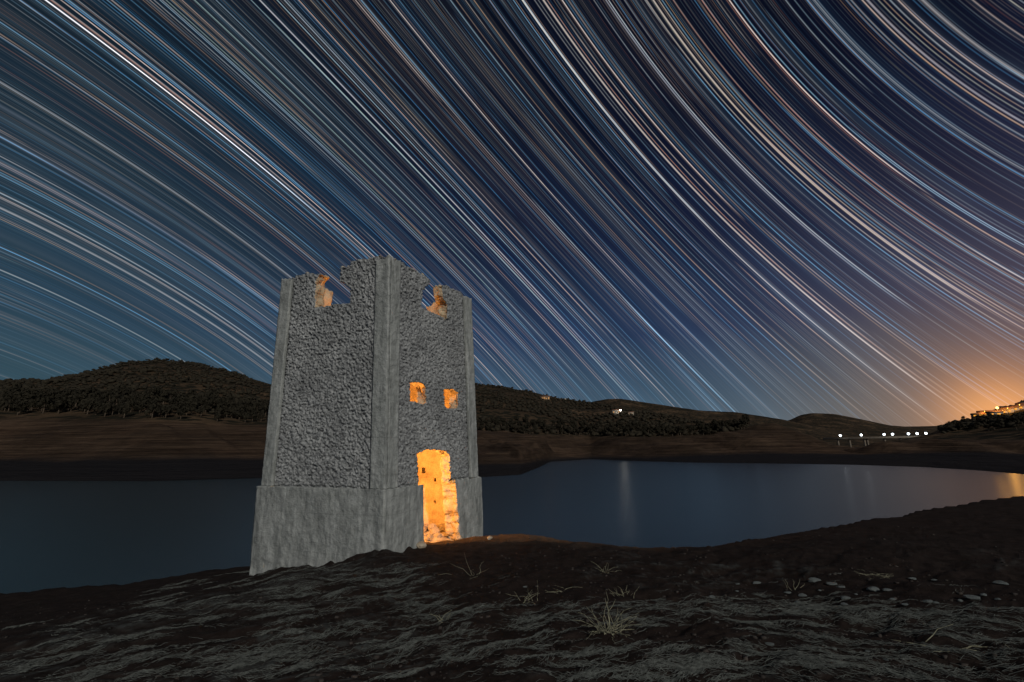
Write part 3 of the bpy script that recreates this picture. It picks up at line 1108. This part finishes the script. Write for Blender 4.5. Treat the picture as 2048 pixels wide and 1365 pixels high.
tree_variants = []
for k in range(6):
    pine = k >= 3
    vs, fs = leaf_ball(330, 60 + k, 1.25 if pine else .85, .17)
    h = 1.9 if pine else 1.35
    crown = mesh('crown', vs + np.array([0, 0, h]), fs, m_pine if pine else m_leaf)
    mb = MB()
    mb.tube((0, 0, -.3), (.04, .03, h * .55), .13, .08, 7)
    mb.tube((.04, .03, h * .5), (.35, .1, h * .95), .07, .03, 5)
    mb.tube((.04, .03, h * .5), (-.3, -.15, h * 1.0), .07, .03, 5)
    tree_variants.append((crown, mesh('trunk', mb.v, mb.f, m_bark)))


def tree(x, y, z, s_, var, label, group, rz):
    t_ = empty('pine_tree' if var >= 3 else 'olive_tree', (x, y, z), rz)
    t_.scale = (s_, s_, s_ * random.uniform(.9, 1.15))
    tag(t_, label, 'tree', group)
    obj('crown', tree_variants[var][0], t_)
    obj('trunk', tree_variants[var][1], t_)


# belts of taller trees along the top of the banks, one by one
def belt(x0, x1, n_, rows, hpx, var, label, group, r_mul):
    for k in range(n_):
        x = x0 + (x1 - x0) * (k + random.uniform(.1, .9)) / n_
        j = random.randrange(rows)
        a = azel(x, 870)[0]
        ai = (a - az[0]) / (az[1] - az[0])
        r = float(np.interp(ai, np.arange(NA), rB)) * (r_mul + .06 * j + random.uniform(0, .05))
        p = far_at(x, r)
        s_ = r * hpx / 930 / 2.7 * random.uniform(.75, 1.25)
        tree(p.x, p.y, p.z, s_, random.choice(var), label, group, random.uniform(0, 6))


belt(-10, 545, 130, 5, 19, (3, 4, 5), 'dark tree in the dense belt below the left hill', 'trees in the belt under the left hill', 1.03)
belt(955, 1500, 120, 3, 15, (0, 3, 4), 'dark tree in the row above the bare far bank', 'trees along the top of the far bank', 1.02)
belt(1895, 2060, 40, 4, 11, (0, 1, 2), 'dark tree on the right hillside under the village lights', 'trees on the right hillside', 1.15)

# groves too many to count: one object for each hill
def grove(name, label, boxes, mat, seed):
    rs = np.random.default_rng(seed)
    ico = np.array([(0, 0, 1), (1, 0, 0), (0, 1, 0), (-1, 0, 0), (0, -1, 0), (.7, .7, .6), (-.7, .7, .6), (-.7, -.7, .6), (.7, -.7, .6),
                    (.75, .75, -.45), (-.75, .75, -.45), (-.75, -.75, -.45), (.75, -.75, -.45), (0, 0, -.6)], float)
    fi = [(0, 5, 6), (0, 6, 7), (0, 7, 8), (0, 8, 5), (5, 1, 9), (5, 9, 2), (5, 2, 6), (6, 2, 10), (6, 10, 3), (6, 3, 7), (7, 3, 11), (7, 11, 4), (7, 4, 8), (8, 4, 12), (8, 12, 1), (8, 1, 5),
          (9, 13, 10), (10, 13, 11), (11, 13, 12), (12, 13, 9), (1, 12, 9), (2, 9, 10), (3, 10, 11), (4, 11, 12)]
    fi = np.array(fi)
    VV, FF, n0 = [], [], 0
    for (x0, x1, u0, u1, n_, size, gap) in boxes:
        xs = rs.uniform(x0, x1, n_)
        us = rs.uniform(u0, u1, n_) ** 1.0
        a = np.array([azel(x, 850)[0] for x in xs])
        ai = (a - az[0]) / (az[1] - az[0])
        ix = np.arange(NA)
        rb, rd = np.interp(ai, ix, rB), np.interp(ai, ix, rR)
        r = rb + (rd - rb) * us
        px, py = r * np.sin(a), r * np.cos(a)
        if gap:       # planted rows
            px, py = np.round(px / gap) * gap + rs.normal(0, gap * .2, n_), np.round(py / gap) * gap + rs.normal(0, gap * .2, n_)
            a, r = np.arctan2(px, py), np.hypot(px, py)
            ai = (a - az[0]) / (az[1] - az[0])
        keep = (fbm(px * .012, py * .012, 3, 3) < .45) & (fbm(px * .03, py * .03, 7, 2) < .6)
        px, py, r, ai = px[keep], py[keep], r[keep], ai[keep]
        if gap:
            key = np.unique(np.stack([np.round(px / gap), np.round(py / gap)], -1), axis=0, return_index=True)[1]
            px, py, r, ai = px[key], py[key], r[key], ai[key]
        z, _, _ = far_height(ai, r)
        s_ = size * rs.uniform(.45, 1.5, len(px))
        rot = rs.uniform(0, 6.28, len(px))
        J = ico[None] * (1 + rs.normal(0, .3, (len(px), 14, 1)))
        cx, sx_ = np.cos(rot)[:, None], np.sin(rot)[:, None]
        jx = J[..., 0] * cx - J[..., 1] * sx_
        jy = J[..., 0] * sx_ + J[..., 1] * cx
        v_ = np.stack([px[:, None] + jx * s_[:, None], py[:, None] + jy * s_[:, None], z[:, None] + EYE + (J[..., 2] * .8 + .6) * s_[:, None]], -1)
        VV.append(v_.reshape(-1, 3))
        FF.append((fi[None] + (np.arange(len(px)) * 14)[:, None, None] + n0).reshape(-1, 3))
        n0 += len(px) * 14
    o = obj(name, mesh(name, np.concatenate(VV), np.concatenate(FF), mat))
    tag(o, label, None, None, 'stuff')


grove('wooded_hillside', 'scrub and small trees covering the round left hill', [(-250, 620, .10, 1.0, 4600, .95, 0), (-250, 620, .15, 1.0, 1000, 1.5, 0)], m_leaf, 3)
grove('olive_grove', 'olive trees in planted rows on the middle hill', [(600, 1480, .02, 1.0, 12000, 1.5, 6.0)], m_leaf, 5)
grove('scrub', 'dark scrub on the hill at the right edge', [(1880, 2350, .25, 1.0, 1600, 1.2, 0)], m_leaf, 8)

# ================================================================== houses, bridge, lamps
def house(p, rz, w, d, h, wallm, label, group, wins, winm, roof=True):
    t_ = empty('house', tuple(p), rz)
    tag(t_, label, 'house', group)
    MB().box(-w / 2, w / 2, -d / 2, d / 2, -2.5, h).build('wall', wallm, t_)
    if roof:
        v_ = [(-w / 2 - .3, -d / 2 - .3, h), (w / 2 + .3, -d / 2 - .3, h), (w / 2 + .3, d / 2 + .3, h), (-w / 2 - .3, d / 2 + .3, h), (-w / 2 - .3, 0, h + d * .22), (w / 2 + .3, 0, h + d * .22)]
        MB().add(v_, [(0, 1, 5, 4), (2, 3, 4, 5), (1, 2, 5), (3, 0, 4), (3, 2, 1, 0)]).build('roof', m_roof, t_)
    for x0, x1, z0, z1 in wins:
        MB().box(x0, x1, -d / 2 - .08, -d / 2 + .1, z0, z1).build('window', winm, t_)
    return t_


def facing(p):
    return -math.atan2(p.x, p.y)


pw = [(-6.5, -5.0, .6, 3.0), (-3.6, -2.4, 1.2, 3.4), (-1.0, .3, .8, 3.6), (1.6, 2.8, .6, 2.2), (4.8, 6.4, .4, 3.2)]
p, r = far_hit(1090, 800, 300)
house(p, facing(p), 15, 7, 4.4, m_wall_o, 'long house with lit orange windows near the skyline right of the tower', None, pw, m_winw)
p, r = far_hit(1128, 801, 300, 900)
house(p, facing(p), 7, 4, 2.6, m_wall_w, 'small white hut on the skyline right of the lit house', None, [(-3.2, 3.2, .9, 1.9)], glow('window_white', (1.0, .85, .7), .6), False)


def lamp_post(p, h, ball, mat, energy, colr, label, group=None, arm=0.0):
    t_ = empty('lamp_post', tuple(p))
    tag(t_, label, 'lamp', group)
    mb_ = MB().tube((0, 0, -.5), (0, 0, h), .12, .08, 6)
    if arm:
        mb_.tube((0, 0, h), (arm, 0, h + .2), .06, .05, 6)
    mb_.build('pole', m_metal, t_)
    MB().ball((arm, 0, h + ball * .6), ball, 14, 8).build('lamp_head', mat, t_, True)
    if energy:
        l_ = bpy.data.lights.new('lamp_light', 'POINT')
        l_.energy = energy
        l_.color = colr
        l_.shadow_soft_size = ball
        lo2 = bpy.data.objects.new('lamp_light', l_)
        lo2.location = (p[0] + arm - p[0] * .004, p[1] - p[1] * .004, p[2] + h + ball * 1.7)
        link(lo2)


# farm in the middle distance
p, r = far_hit(1234, 828, 300)
house(p, facing(p), 10, 6, 3.6, m_wall_w, 'farmhouse lit by a bright yard lamp on the middle hill', None, [(-4, -2.8, .8, 2.2), (1.5, 3.0, .8, 2.2)], m_winw)
p2, r2 = far_hit(1242, 829, 300)
lamp_post(p2, 4.0, .7, m_lampw, 160, (1, .92, .7), 'bright white yard lamp beside the farmhouse on the middle hill')
p, r = far_hit(1262, 830, 300)
house(p, facing(p), 6, 4, 2.4, m_wall_w, 'small shed right of the farmhouse on the middle hill', None, [(-2, 1.5, .6, 1.4)], m_winw)
p2, r2 = far_hit(1267, 830, 300)
lamp_post(p2, 2.4, .35, m_lampc, 0, None, 'small cool lamp beside the shed right of the farmhouse')

# road bridge across the side arm
BR = 520.0
bl, br_ = azel(1646, 878), azel(1868, 873)
pl_ = Vector((BR * math.sin(bl[0]), BR * math.cos(bl[0]), BR * math.tan(bl[1]) + EYE))
pr_ = Vector((BR * 1.02 * math.sin(br_[0]), BR * 1.02 * math.cos(br_[0]), BR * 1.02 * math.tan(br_[1]) + EYE))
dvec = pr_ - pl_
Lb = dvec.length
rzb = math.atan2(dvec.y, dvec.x)
bridge = empty('road_bridge', tuple(pl_), rzb)
tag(bridge, 'long low concrete road bridge on piers across the far side arm', 'bridge')
slope = dvec.z / math.hypot(dvec.x, dvec.y)
HB = math.hypot(dvec.x, dvec.y)
mb = MB()
v, f = box(0, HB, -3.5, 3.5, -.9, 0)
mb.add([(x, y, z + x * slope) for x, y, z in v], f).build('deck', m_conc, bridge)
for sy in (-3.4, 3.4):
    v, f = box(0, HB, sy - .1, sy + .1, .02, .75)
    MB().add([(x, y, z + x * slope) for x, y, z in v], f).build('parapet', m_conc, bridge)
for q in (1681, 1705, 1735, 1741, 1775, 1805, 1835):
    xx = (q - 1650) / (1868 - 1650) * HB
    mb = MB().box(xx - .55, xx + .55, -2.2, 2.2, -16, -.9 + xx * slope)
    mb.build('pier', m_conc, bridge)
cosz, sinz = math.cos(rzb), math.sin(rzb)
names = ['first', 'second', 'third', 'fourth', 'fifth', 'sixth', 'seventh']
for k, q in enumerate((1687, 1730, 1775, 1791, 1821, 1837, 1853)):
    xx = (q - 1650) / (1868 - 1650) * HB
    w = pl_ + Vector((cosz * xx + sinz * 3.1, sinz * xx - cosz * 3.1, xx * slope))
    lamp_post(w, 2.0, .85, m_lampc, 0, None, 'white bridge lamp, ' + names[k] + ' from the left', 'lamps along the bridge')

# village on the right hill
vil = [(1958, 833, 7), (1968, 830, 6), (1978, 829, 7), (1990, 830, 8), (2003, 826, 6), (2014, 824, 7), (2026, 820, 6), (2038, 817, 7), (2046, 814, 6)]
vn = ['leftmost', 'second', 'third', 'fourth', 'fifth', 'sixth', 'seventh', 'eighth', 'ninth']
for k, (x, y, w) in enumerate(vil):
    p, r = far_hit(x, y + 3, 240, 700)
    house(p, facing(p) + random.uniform(-.2, .2), w, 5, random.uniform(2.2, 3.4), m_wall_w,
          'orange lit house on the right hill, ' + vn[k] + ' of the village row', 'village houses on the right hill', [(-w * .3, -w * .1, .7, 1.9), (w * .12, w * .32, .7, 1.9)], m_wino)
    if k in (1, 5, 7):
        lamp_post(far_hit(x + 4, y + 4, 240, 700)[0], 3.6, .25, m_lampo, 1200, (1, .45, .06), 'small orange street lamp by the ' + vn[k] + ' village house from the left')
p, r = far_hit(1998, 831, 240, 700)
lamp_post(p, 4.5, .85, glow('lamp_bright_orange', (1.0, .62, .2), 3.0), 4500, (1, .45, .07), 'brightest orange lamp, in the middle of the village on the right hill')

# ================================================================== small things on the shore
def tuft(x, y, n_, length, label, seed, spread=1.0, flat=.5):
    rs = np.random.default_rng(seed)
    g = ground_z(x, y)
    t_ = empty('dry_grass_tuft', (x, y, g))
    tag(t_, label, 'grass')
    for k in range(n_):
        a = rs.uniform(0, 6.28)
        L = length * rs.uniform(.5, 1.1)
        tilt = rs.uniform(.2, 1.0) * flat
        mb_ = MB()
        p0 = Vector((rs.normal(0, .03) * spread, rs.normal(0, .03) * spread, -.02))
        d = Vector((math.cos(a) * math.cos(tilt), math.sin(a) * math.cos(tilt), math.sin(tilt)))
        q = p0
        rad = .0042
        for s_ in range(4):
            d2 = (d + Vector((rs.normal(0, .22), rs.normal(0, .22), -.12 * s_ + rs.normal(0, .15)))).normalized()
            q2 = q + d2 * L / 4
            q2.z = max(q2.z, .0)
            mb_.tube(q, q2, rad, rad * .75, 4)
            rad *= .75
            q = q2
        mb_.build('stem', m_twig, t_)


for x, y, n_, L, lab, sp, fl in [
        (1215, 1272, 46, .34, 'largest spiky tuft of dry grass, at the lower middle right', 2.0, .9),
        (952, 1152, 7, .55, 'thin curling dry twigs in front of the glowing doorway', 3.0, .9),
        (1050, 1205, 12, .30, 'sparse dry tuft with two upright stems, left of the largest tuft', 2.2, 1.3),
        (1207, 1146, 14, .26, 'small dry tuft near the water edge, right of the tower', 2.0, .9),
        (1128, 1188, 14, .3, 'flat dry tuft halfway between the doorway and the largest tuft', 2.4, .35),
        (1242, 1190, 16, .17, 'short bushy tuft right of the flat tuft', 2.2, 1.1),
        (890, 1243, 7, .2, 'tiny dry sprig on the ground below the tower door', 1.2, 1.2),
        (1750, 1155, 22, .26, 'flattened heap of straw among the pale stones on the right', 3.0, .4),
        (1590, 1180, 5, .3, 'bent dry stalk beside the pale stones on the right', 1.0, 1.3),
        (1948, 1305, 10, .42, 'long straw stalks at the lower right corner', 3.0, .35)]:
    d = ray(x, y)
    k = 3.0
    for _ in range(60):           # walk down the view to the ground
        if d[2] * k + EYE < ground_z(d[0] * k, d[1] * k):
            break
        k += .12
    tuft(d[0] * k, d[1] * k, n_, L, lab, int(x), sp, fl)


def seen_ground(x, y):
    d = ray(x, y)
    ks = np.linspace(2.2, 30, 1400)
    z, _ = shore_height(d[0] * ks, d[1] * ks)
    j = int(np.argmax(d[2] * ks < z))
    return d[0] * ks[j], d[1] * ks[j], float(z[j]) + EYE, float(ks[j])


pale = [rock_mesh('stone', 1.0, 300 + k, m_stone, .55, 2) for k in range(6)]
pts = [(1424, 1196, 12), (1475, 1170, 9), (1514, 1168, 13), (1576, 1188, 13), (1606, 1193, 15), (1630, 1164, 22), (1664, 1170, 16), (1680, 1176, 14), (1692, 1199, 18), (1690, 1211, 14),
       (1748, 1183, 24), (1775, 1182, 14), (1786, 1201, 11), (1810, 1211, 11), (1825, 1160, 11), (1855, 1205, 15), (1872, 1207, 9), (1870, 1162, 8), (1945, 1199, 18), (1921, 1204, 10),
       (1968, 1192, 11), (2003, 1169, 18), (1540, 1292, 16), (1050, 1176, 9), (1500, 1304, 9), (1772, 1321, 8), (1668, 1300, 9), (1736, 1305, 8), (1434, 1246, 9), (1995, 1200, 10),
       (1595, 1208, 12), (1770, 1221, 9), (1712, 1190, 8), (1474, 1184, 7), (1520, 1230, 8), (1640, 1183, 9)]
ORD = ['leftmost', 'second', 'third', 'fourth', 'fifth', 'sixth', 'seventh', 'eighth', 'ninth', 'tenth', 'eleventh', 'twelfth', 'thirteenth', 'fourteenth', 'fifteenth', 'sixteenth',
       'seventeenth', 'eighteenth', 'nineteenth', 'twentieth']
ORD += ['twenty-' + q for q in ('first', 'second', 'third', 'fourth', 'fifth', 'sixth', 'seventh', 'eighth', 'ninth')] + ['thirtieth'] + ['thirty-' + q for q in ('first', 'second', 'third', 'fourth', 'fifth', 'sixth')]
for k, (x, y, w) in enumerate(sorted(pts)):
    gx_, gy_, gz_, kk = seen_ground(x, y)
    s_ = w * kk / 1000 / 2 * .9
    o = bpy.data.objects.new('stone', pale[k % 6])
    o.location = (gx_, gy_, gz_ + s_ * .18)
    o.scale = (s_ * random.uniform(1, 1.5), s_, s_ * random.uniform(.6, 1.0))
    o.rotation_euler = (0, 0, random.uniform(-.4, .4))
    link(o)
    size_ = 'larger' if w >= 15 else 'small' if w >= 10 else 'tiny'
    tag(o, size_ + ' pale stone on the dark right foreground, ' + ORD[k] + (' of the scatter' if k == 0 else ' of the scatter from the left'), 'stone', 'pale stones on the right foreground')

# matted straw and dead stalks washed over the shore: far too many to count
def straw(name, label, count, regions, seed):
    rs = np.random.default_rng(seed)
    P0, D0, L0 = [], [], []
    for (x0, x1, y0, y1, ang, nclump, per) in regions:
        for c in range(nclump):
            px, py = rs.uniform(x0, x1), rs.uniform(y0, y1)
            gx_, gy_, gz_, kk = seen_ground(px, py)
            if kk > 14 or kk < 2.3:
                continue
            a0 = R(ang) + rs.normal(0, .28)
            m_ = int(per * rs.uniform(.4, 1.5))
            ex, ey = rs.uniform(.05, .22), rs.uniform(.012, .05)
            q = rs.normal(0, 1, (m_, 2)) * np.array([ex, ey])
            P0.append(np.stack([gx_ + q[:, 0] * math.cos(a0) - q[:, 1] * math.sin(a0), gy_ + q[:, 0] * math.sin(a0) + q[:, 1] * math.cos(a0)], -1))
            D0.append(a0 + rs.normal(0, .3, m_))
            L0.append(rs.uniform(.02, .07, m_) * rs.choice([1, 1, 1, 1.6, 3.0], m_))
    P0, D0, L0 = np.concatenate(P0), np.concatenate(D0), np.concatenate(L0)
    N_ = len(P0)
    S = 3
    bend = rs.normal(0, .18, N_)
    VV = np.zeros((N_, S + 1, 2, 3))
    wid = rs.uniform(.0005, .0021, N_)
    for s_ in range(S + 1):
        u = s_ / S - .5
        an = D0 + bend * u
        cx, cy = P0[:, 0] + np.cos(an) * L0 * u, P0[:, 1] + np.sin(an) * L0 * u
        z, _ = shore_height(cx, cy)
        z = z + EYE + .007 + .02 * rs.uniform(0, 1, N_) * (1 - abs(u) * .8)
        w_ = wid * (1 - abs(u) * .6)
        VV[:, s_, 0] = np.stack([cx - np.sin(an) * w_, cy + np.cos(an) * w_, z + .6 * w_], -1)
        VV[:, s_, 1] = np.stack([cx + np.sin(an) * w_, cy - np.cos(an) * w_, z - .6 * w_], -1)
    b0 = (np.arange(N_) * (S + 1) * 2)[:, None]
    FF = np.concatenate([b0 + np.array([[2 * s_, 2 * s_ + 1, 2 * s_ + 3, 2 * s_ + 2]]) for s_ in range(S)])
    o = obj(name, mesh(name, VV.reshape(-1, 3), FF, m_straw))
    tag(o, label, None, None, 'stuff')


straw('straw_litter', 'matted pale straw scattered over the dark shore', 0, [
    (1480, 2060, 1215, 1365, -32, 95, 50), (1380, 1760, 1195, 1250, -12, 40, 45), (1000, 1420, 1205, 1260, 8, 34, 45),
    (1090, 1480, 1290, 1365, 20, 34, 70), (820, 1100, 1195, 1330, 38, 44, 45), (560, 900, 1230, 1365, 40, 36, 45),
    (0, 620, 1225, 1365, 34, 80, 50), (300, 860, 1130, 1225, 25, 120, 60), (0, 2048, 1150, 1365, 10, 120, 12)], 4)


# gravel and crumbs of earth strewn over the shore: too many to count
def gravel(count, seed):
    rs = np.random.default_rng(seed)
    a = rs.uniform(R(-50), R(52), count)
    r = 2.2 * (6.2 ** rs.uniform(0, 1, count))
    x, y = r * np.sin(a), r * np.cos(a)
    keep = fbm(x * .8, y * .8, 17, 2) > -.25 + .3 * rs.uniform(-1, 1, count)
    x, y, r = x[keep], y[keep], r[keep]
    z, _ = shore_height(x, y)
    n_ = len(x)
    s_ = np.minimum(.003 + .006 * rs.pareto(2.6, n_), .02)
    cube = np.array([(-1, -1, -1), (1, -1, -1), (1, 1, -1), (-1, 1, -1), (-.8, -.8, .7), (.8, -.7, .9), (.7, .8, .6), (-.7, .7, .9)], float)
    q = cube[None] * (1 + rs.normal(0, .22, (n_, 8, 3))) * np.array([1.2, .9, .6])
    t_ = rs.uniform(0, 6.28, n_)[:, None]
    qx, qy = q[..., 0] * np.cos(t_) - q[..., 1] * np.sin(t_), q[..., 0] * np.sin(t_) + q[..., 1] * np.cos(t_)
    v_ = np.stack([x[:, None] + qx * s_[:, None], y[:, None] + qy * s_[:, None], (z + EYE)[:, None] + (q[..., 2] + .25) * s_[:, None]], -1)
    fi = np.array([(0, 3, 2, 1), (4, 5, 6, 7), (0, 1, 5, 4), (1, 2, 6, 5), (2, 3, 7, 6), (3, 0, 4, 7)])
    f_ = (fi[None] + (np.arange(n_) * 8)[:, None, None]).reshape(-1, 4)
    m_ = simple('gravel', (.045, .037, .032), .95, .6, 9)
    tag(obj('gravel', mesh('gravel', v_.reshape(-1, 3), f_, m_)), 'loose gravel and crumbs of earth on the dark shore', None, None, 'stuff')


gravel(9000, 12)
